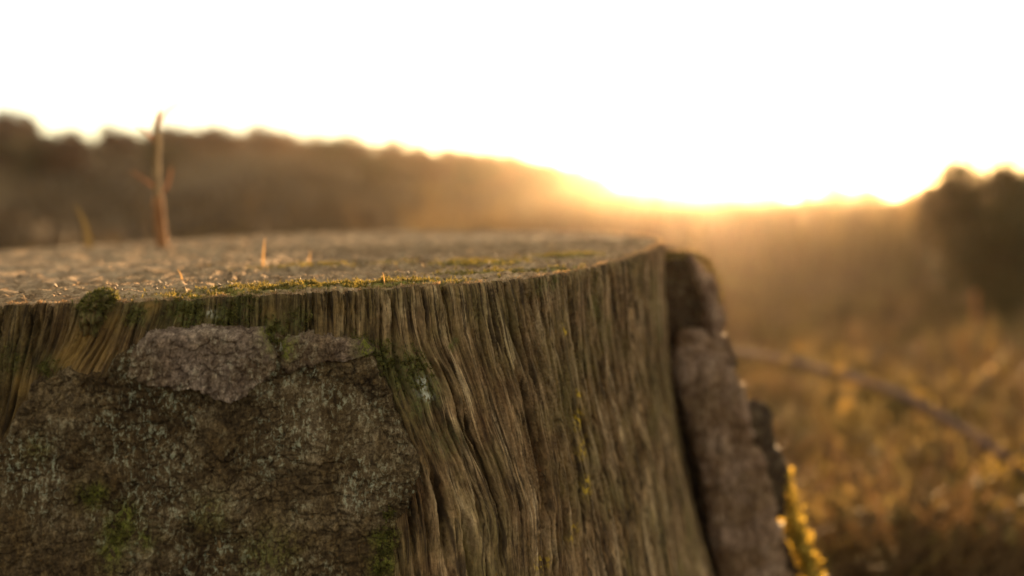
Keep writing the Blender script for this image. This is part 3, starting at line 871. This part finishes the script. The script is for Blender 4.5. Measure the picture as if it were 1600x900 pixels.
for pp, r0 in [([(244,198),(252,182),(272,166),(310,150),(372,152)], .0027), ([(243,196),(246,178),(250,156)], .0026), ([(245,296),(230,284),(206,268)], .0012), ([(247,306),(262,290),(268,262)], .0014), ([(243,222),(228,205),(214,196)], .0024)]:
    c = spline([at(a, b, YS + .008 + .004 * k) for k, (a, b) in enumerate(pp)], 20)
    V_, Q_, T_ = tube([(rel(c), np.linspace(r0, r0 * .35, 20))], 6)
    obj('shoot', mesh_np('shoot', V_, Q_, T_), M_twig, root)

# small blades and crumbs on the cut -------------------------------------------
def blade(px, py, dx, hpx, wmm, label, mat=leafy('amber_blade', (.12, .08, .03), (.4, .24, .09), .3), name='dry_grass_blade', cat='dry blade', tintv=.8):
    p = on_top(px, py); p = p + np.array([0, 0, .0005]); Y = p[1]
    c = spline([p, at(px + dx * .3, py - hpx * .55, Y), at(px + dx, py - hpx, Y + .002)], 10)
    t = np.linspace(0, 1, 10); ww = wmm / 1000 * .5 * (1 - t ** 2 * .9)
    l = c + np.stack([-ww, 0 * t, 0 * t], -1); r = c + np.stack([ww, 0 * t, 0 * t], -1); m = c + np.stack([0 * t, ww * .5, 0 * t], -1)
    P = np.stack([l, m, r], 1).reshape(-1, 3)
    me = mesh_np(name, P - p, grid_quads(10, 3)); attr(me, 'tint', np.full(len(P), tintv))
    o = obj(name, me, mat); o.location = tuple(p)
    return tag(o, label, cat)
blade(285, 440, -8, 20, 1.3, 'short curved amber blade standing near the front rim, left of the moss')
blade(601, 447, -3, 22, .9, 'thin pale splinter sticking up at the front rim right of the moss', name='wood_splinter', cat='splinter')
blade(411, 417, 3, 46, 1.5, 'tallest orange blade on the stump top, behind the front rim moss')
blade(140, 388, -24, 70, 7, 'broad curled yellowish leaf at the back left of the stump top', name='dry_leaf', cat='leaf', tintv=.0, mat=leafy('dull_leaf', (.12, .085, .03), (.2, .14, .05), .12))
blade(483, 412, 3, 22, 1.0, 'slim upright blade in the middle of the stump top')
# crumbs of wood and bark, countless
def crumbs():
    r = np.random.default_rng(21); n = 2600
    px = r.uniform(10, 1010, n); py = r.uniform(366, 466, n)
    p = on_top(px, py); x, y = p[:, 0], p[:, 1]
    th = np.arctan2(x - CX, -(y - CY)); e = rim(th) - np.hypot(x - CX, y - CY)
    k = (e > .004) & (perlin(x / .03, y / .03, 98) > -.1); x, y, e = x[k], y[k], e[k]; n = len(x)
    z = ztop(x, y) + top_h(x, y, e) * sstep(0, .006, e)
    sz = r.lognormal(-7.0, .4, n)
    tet = np.array([[1, .2, -.3], [-.6, .8, -.3], [-.5, -.8, -.3], [.1, 0, .8], [.7, -.6, .2]])
    A = tet[None] * sz[:, None, None] * r.uniform(.5, 1.5, (n, 1, 3)) + r.normal(size=(n, 5, 3)) * sz[:, None, None] * .2
    V = (A + np.stack([x, y, z + sz * .3], -1)[:, None]).reshape(-1, 3)
    f = np.array([[0, 1, 3], [1, 2, 3], [2, 4, 3], [4, 0, 3], [0, 2, 1], [0, 4, 2]])
    T = (f[None] + (np.arange(n) * 5)[:, None, None]).reshape(-1, 3)
    me = mesh_np('crumbs', V, None, T, False)
    attr(me, 'tint', np.repeat(r.uniform(0, 1, n), 5))
    o = obj('wood_crumbs', me, leafy('crumb', (.1, .07, .04), (.34, .24, .14), .05), None, 'stuff')
    o['label'] = 'crumbs of rotten wood and bark littering the stump top'; o['category'] = 'debris'
crumbs()

# ------------------------------------------------------------------ bramble stem, middle distance
YB = 1.75
bp = spline([at(1080,545,YB), at(1175,553,YB), at(1250,568,YB-.02), at(1330,590,YB-.04), at(1410,618,YB-.06), at(1500,668,YB-.08), at(1600,738,YB-.1), at(1720,850,YB-.1), at(1800,1010,YB-.1)], 70)
root = empty('bramble_cane', tuple(bp[-1]))
tag(root, 'arching bramble cane crossing the grass to the right of the stump', 'bramble')
V_, Q_, T_ = tube([(bp - bp[-1], np.interp(np.linspace(0, 1, 70), [0, 1], [.0045, .0095]))], 10)
obj('cane', mesh_np('cane', V_, Q_, T_), M_bramble, root)
lm = leaf_mesh('leaf', .05, .032)
lm.materials.append(M_leafg)
for (px, py, dx, dy, s) in [(1235,540,.1,.3,.7),(1232,555,.3,.6,.5),(1330,622,-.2,-.4,.9),(1345,606,.3,-.3,.8),(1378,600,-.3,.5,.9),(1440,610,.5,.5,1.1),(1425,600,.2,.7,.8),(1500,662,.3,.6,.8),(1512,672,-.5,.3,.7),(1300,585,.2,.6,.6),(1560,700,.2,-.6,.8)]:
    o = obj('leaf', lm, None, root)
    o.location = Vector(at(px, py, YB - .04) - bp[-1]); o.rotation_euler = (random.uniform(-1.2, 1.2), random.uniform(-1, 1), random.uniform(0, 6.28)); o.scale = (s, s, s)

# ------------------------------------------------------------------ grass, heather
def blades_field(name, n, xr, yr, hgt, wid, mat, seed, clump=.25, lean=.5, dens=None, zoff=0, segs=3):
    r = np.random.default_rng(seed)
    y = yr[0] * (yr[1] / yr[0]) ** r.uniform(0, 1, n); xa, xb = xr
    x = r.uniform(0, 1, n) * (xb - xa) * y + xa * y
    nz = perlin(x / clump, y / clump, seed)
    k = nz > r.uniform(-.5, .35, n)
    d = np.hypot(x - CX, y - CY); k &= d > .46
    if dens is not None: k &= dens(x, y)
    x, y, nz = x[k], y[k], nz[k]; n = len(x)
    z = ground_z(x, y)
    h = hgt * r.lognormal(0, .3, n) * (1 + .7 * nz)
    a = r.uniform(0, 2 * math.pi, n); ln = lean * r.uniform(.1, 1.3, n)
    dx, dy = np.cos(a) * ln, np.sin(a) * ln
    sa = r.uniform(0, math.pi, n); sx, sy = np.cos(sa), np.sin(sa)
    wv = wid * (1 + .12 * y) * r.uniform(.6, 1.4, n)
    V = []
    for t, wf in ((0, 1), (.5, .85), (.85, .5)):
        cx_, cy_, cz_ = x + dx * h * t * t, y + dy * h * t * t, z + h * t * (1 - .25 * ln * t)
        V.append(np.stack([cx_ - sx * wv * wf / 2, cy_ - sy * wv * wf / 2, cz_], -1)); V.append(np.stack([cx_ + sx * wv * wf / 2, cy_ + sy * wv * wf / 2, cz_], -1))
    V.append(np.stack([x + dx * h, y + dy * h, z + h * (1 - .25 * ln)], -1))
    V = np.stack(V, 1).reshape(-1, 3); i = np.arange(n) * 7
    q = np.concatenate([np.stack([i, i + 1, i + 3, i + 2], -1), np.stack([i + 2, i + 3, i + 5, i + 4], -1)]); t = np.stack([i + 4, i + 5, i + 6], -1)
    me = mesh_np(name, V, q, t, False); attr(me, 'tint', np.repeat(np.clip(r.normal(.45, .25, n) + .3 * nz, 0, 1), 7))
    return obj(name, me, mat, None, 'stuff')
o = blades_field('dry_grass', 90000, (-.75, .75), (1.3, 9), .075, .005, M_straw, 31, .25, .9)
o['label'] = 'dry golden grass growing all round the stump'
o = blades_field('dry_grass', 35000, (-.1, .75), (7, 50), .25, .012, leafy('pale_grass', (.1, .065, .025), (.22, .14, .05), .22), 32, 2.0, .6); o['label'] = 'dry grass on the open ground towards the hillside'
o = blades_field('heather', 60000, (-.75, .75), (1.3, 7), .11, .006, M_heath, 33, .5, .8); o['label'] = 'low brown heather among the grass'
o = blades_field('heather', 35000, (-.75, .75), (8, 70), .30, .016, leafy('dark_heather', (.05, .03, .014), (.13, .08, .035), .15), 34, 4.0, .9); o['label'] = 'brown heather covering the slope'
def litter(name, n, yr, size, mat, seed, zmax, label):
    r = np.random.default_rng(seed)
    y = yr[0] * (yr[1] / yr[0]) ** r.uniform(0, 1, n); x = r.uniform(-.75, .75, n) * y
    k = (np.hypot(x - CX, y - CY) > .5) & (perlin(x / .22, y / .3, seed) > r.uniform(-.3, .3, n)); x, y = x[k], y[k]; n = len(x)
    z = ground_z(x, y) + r.uniform(0, zmax, n) * (1 + .8 * perlin(x / .3, y / .3, seed + 1))
    a = r.normal(size=(n, 3)); a /= np.linalg.norm(a, axis=1, keepdims=True); b_ = np.cross(a, r.normal(size=(n, 3))); b_ /= np.linalg.norm(b_, axis=1, keepdims=True)
    sz = (size * r.lognormal(0, .4, n))[:, None]; p = np.stack([x, y, z], -1); nn = np.cross(a, b_) * sz * .3
    V = np.stack([p - a * sz, p + b_ * sz * .5 + nn, p + a * sz, p - b_ * sz * .5 + nn], 1).reshape(-1, 3); i = np.arange(n) * 4
    me = mesh_np(name, V, None, np.concatenate([np.stack([i, i + 1, i + 2], -1), np.stack([i, i + 2, i + 3], -1)]), False)
    attr(me, 'tint', np.repeat(r.uniform(0, 1, n), 4))
    o = obj(name, me, mat, None, 'stuff'); o['label'] = label; return o
litter('undergrowth', 60000, (1.3, 12), .011, leafy('undergrowth_leaves', (.08, .056, .02), (.2, .14, .045), .35, 'tint', .85), 35, .16, 'small brown leaves and twiggy growth tangled through the heather')
litter('glint_specks', 650, (1.5, 6), .007, leafy('glint_speck', (.25, .16, .04), (.5, .33, .09), .6, 'tint', .9), 36, .26, 'tiny bright leaf specks added to the undergrowth to make blurred glints')  # bright specks added for their out-of-focus glints
# bright tussock at the lower right
def tussock(c, n, hgt, rad, seed, label, mat=M_mossy, wid=.006):
    r = np.random.default_rng(seed)
    a = r.uniform(0, 2 * math.pi, n); q = np.sqrt(r.uniform(0, 1, n)) * rad
    b = np.stack([q * np.cos(a), q * np.sin(a), .6 * hgt * (1 - (q / rad) ** 2)], -1); d = np.stack([np.cos(a) * q / rad * .9, np.sin(a) * q / rad * .9, np.ones(n)], -1) + r.normal(size=(n, 3)) * .25
    d *= (hgt * r.uniform(.3, .7, n))[:, None]
    s = np.stack([np.cos(a + 1.3), np.sin(a + 1.3), 0 * a], -1) * wid
    V = np.stack([b - s, b + s, b + d * .6 + s * .7, b + d, b + d * .6 - s * .7], 1).reshape(-1, 3); i = np.arange(n) * 5
    me = mesh_np('tussock', V, np.stack([i, i + 1, i + 2, i + 4], -1), np.stack([i + 4, i + 2, i + 3], -1), False); attr(me, 'tint', np.repeat(r.uniform(0, 1, n), 5))
    o = obj('grass_tussock', me, mat); o.location = tuple(c)
    return tag(o, label, 'tussock')
p = at(1650, 900, 1.62); tussock((p[0], p[1], float(ground_z(p[0:1], p[1:2])[0])), 5200, .1, .12, 51, 'bright golden tussock at the lower right corner')
p = at(1500, 850, 1.9); tussock((p[0], p[1], float(ground_z(p[0:1], p[1:2])[0])), 2500, .06, .12, 52, 'straw coloured tussock left of the golden one', M_straw)
p = at(1380, 700, 2.5); tussock((p[0], p[1], float(ground_z(p[0:1], p[1:2])[0])), 3000, .08, .2, 53, 'wide straw tussock below the bramble cane', M_straw)
p = at(1290, 660, 3.1); tussock((p[0], p[1], float(ground_z(p[0:1], p[1:2])[0])), 2600, .07, .2, 54, 'farther straw tussock beside the bark slab', M_straw)

# ------------------------------------------------------------------ shrubs and trees
def shrub_meshes(kind, hgt, rad, n, lsz, mat, seed):
    r = np.random.default_rng(seed)
    paths = []; cl = []
    nb = 9
    for k in range(nb):
        a = 2 * math.pi * k / nb + r.uniform(-.3, .3); e = r.uniform(.35, 1)
        tip = np.array([math.cos(a) * rad * e * .75, math.sin(a) * rad * e * .75, hgt * r.uniform(.45, .9)])
        mid = tip * np.array([.35, .35, .5]) + r.normal(size=3) * .05 * hgt
        paths.append((spline([(0, 0, -.1), mid, tip], 8), np.linspace(.035, .008, 8) * hgt / 2)); cl.append(tip)
        for _ in range(2): cl.append(tip * r.uniform(.45, .95) + r.normal(size=3) * rad * .22)
    cl = np.array(cl); cl[:, 2] = np.clip(cl[:, 2], .12 * hgt, .9 * hgt)
    V_, Q_, T_ = tube(paths, 5)
    tm = mesh_np(kind + '_trunk', V_, Q_, T_); tm.materials.append(M_trunk)
    ci = r.integers(0, len(cl), n)
    d = r.normal(size=(n, 3)); d /= np.linalg.norm(d, axis=1, keepdims=True)
    p = cl[ci] + d * (rad * .34 * r.uniform(.3, 1.05, n) ** .6)[:, None] * r.uniform(.7, 1.2, len(cl))[ci][:, None]
    p[:, 2] = np.maximum(p[:, 2], .02)
    a = r.normal(size=(n, 3)); a /= np.linalg.norm(a, axis=1, keepdims=True); b = np.cross(a, r.normal(size=(n, 3))); b /= np.linalg.norm(b, axis=1, keepdims=True)
    s = (lsz * r.uniform(.5, 1.4, n))[:, None]
    V = np.stack([p - a * s, p + b * s * .45, p + a * s, p - b * s * .45], 1).reshape(-1, 3); i = np.arange(n) * 4
    cm = mesh_np(kind + '_crown', V, np.stack([i, i + 1, i + 2, i + 3], -1), None, False)
    attr(cm, 'tint', np.repeat(np.clip(r.normal(.5, .2, n) + .25 * (ci % 3 - 1), 0, 1), 4)); cm.materials.append(mat)
    return tm, cm
protos = [shrub_meshes('shrub', 2.4, 1.5, 2600, .10, M_leafb, 61), shrub_meshes('shrub', 2.2, 1.7, 2600, .10, M_leafd, 62), shrub_meshes('shrub', 2.8, 1.3, 2400, .10, M_leafb, 63)]
def plant(pm, x, y, s, label, group=None, name='scrub_tree', cat='tree', zs=1.0):
    e = empty(name, (x, y, float(ground_z(np.array([x]), np.array([y]))[0])))
    e.scale = (s, s, s * zs); e.rotation_euler = (0, 0, random.uniform(0, 6.28))
    tag(e, label, cat, group)
    obj('trunk', pm[0], None, e); obj('crown', pm[1], None, e)
    return e
r = np.random.default_rng(77)
cnt = 0
for k in range(190):
    px = r.uniform(-180, 1040); Yd = r.uniform(26, 80) if k > 70 else r.uniform(64, 76)
    x = (px - 800) / FPX * Yd
    sc = r.uniform(.62, .8) * (1.0 if Yd > 60 else .75)
    if px > 860: sc *= .85 if px < 960 else .55
    plant(protos[k % 3], x, Yd, sc, 'blurred brown scrub tree on the hillside behind the stump', 'scrub trees on the hillside')
for k in range(46):
    px = r.uniform(960, 1440); Yd = r.uniform(70, 150)
    x = (px - 800) / FPX * Yd
    plant(protos[k % 3], x, Yd, r.uniform(.55, .85), 'low far shrub on the level skyline right of the setting sun', 'low shrubs along the far skyline', 'shrub', 'shrub')
for k in range(14):
    px = r.uniform(1130, 1700); Yd = r.uniform(9, 30)
    plant(protos[k % 3], (px - 800) / FPX * Yd, Yd, r.uniform(.14, .26), 'knee high brown bush on the open ground right of the stump', 'knee high bushes on the open ground', 'shrub', 'shrub')
bigp = shrub_meshes('bush', 1.5, .85, 9000, .045, M_leafd, 81)
def bush(px, Yd, wpx, toppy, label):
    x = (px - 800) / FPX * Yd; g = float(ground_z(np.array([x]), np.array([Yd]))[0])
    s_ = wpx / FPX * Yd / .88; zt = CAMZ + (305 - toppy) / FPX * Yd
    e = plant(bigp, x, Yd, s_, label, None, 'bush', 'bush', max(zt - g, .3) / (1.6 * s_))
bush(1536, 4.3, 104, 250, 'large dark bush by the right edge with its crown breaking the skyline')
bush(1665, 5.2, 95, 256, 'tall bush cut by the right edge of the picture')
bush(1600, 4.7, 80, 254, 'bush filling the gap between the large dark bush and the one at the picture edge')
bush(1478, 5.6, 60, 285, 'lower bush tucked behind the left side of the large dark bush')

# pale dead stem in front of the dark bush
YQ = 4.0; q0 = at(1512, 600, YQ); q0[2] = float(ground_z(q0[0:1], q0[1:2])[0])
c = spline([q0, at(1514, 560, YQ), at(1520, 510, YQ), at(1524, 455, YQ)], 20)
V_, Q_, T_ = tube([(c - q0, np.linspace(.022, .012, 20))], 8)
o = obj('bare_sapling', mesh_np('bare_sapling', V_, Q_, T_), M_twig); o.location = tuple(q0)
tag(o, 'pale upright bare sapling in front of the dark bush', 'sapling')

# ------------------------------------------------------------------ haze
def haze(density):  # scattering volume added for the glow a lens gives round the sun
    x, y0, y1, z0, z1 = 880, -880, 880, -4, 12
    V = np.array([[sx, sy, sz] for sz in (z0, z1) for sy in (y0, y1) for sx in (-x, x)], float)
    f = [[0, 2, 3, 1], [4, 5, 7, 6], [0, 1, 5, 4], [2, 6, 7, 3], [0, 4, 6, 2], [1, 3, 7, 5]]
    me = mesh_np('haze', V, f, None, False)
    m, nt, n, l = mat_new('haze_air')
    out = n.new('ShaderNodeOutputMaterial'); v = n.new('ShaderNodeVolumePrincipled')
    v.inputs['Color'].default_value = (1, .86, .68, 1); v.inputs['Density'].default_value = density; v.inputs['Anisotropy'].default_value = .92
    l.new(v.outputs[0], out.inputs['Volume'])
    o = obj('haze', me, m, None, 'stuff')
    o['label'] = 'thin golden haze in the air, added to supply the lens glow round the sun'
haze(.00065)
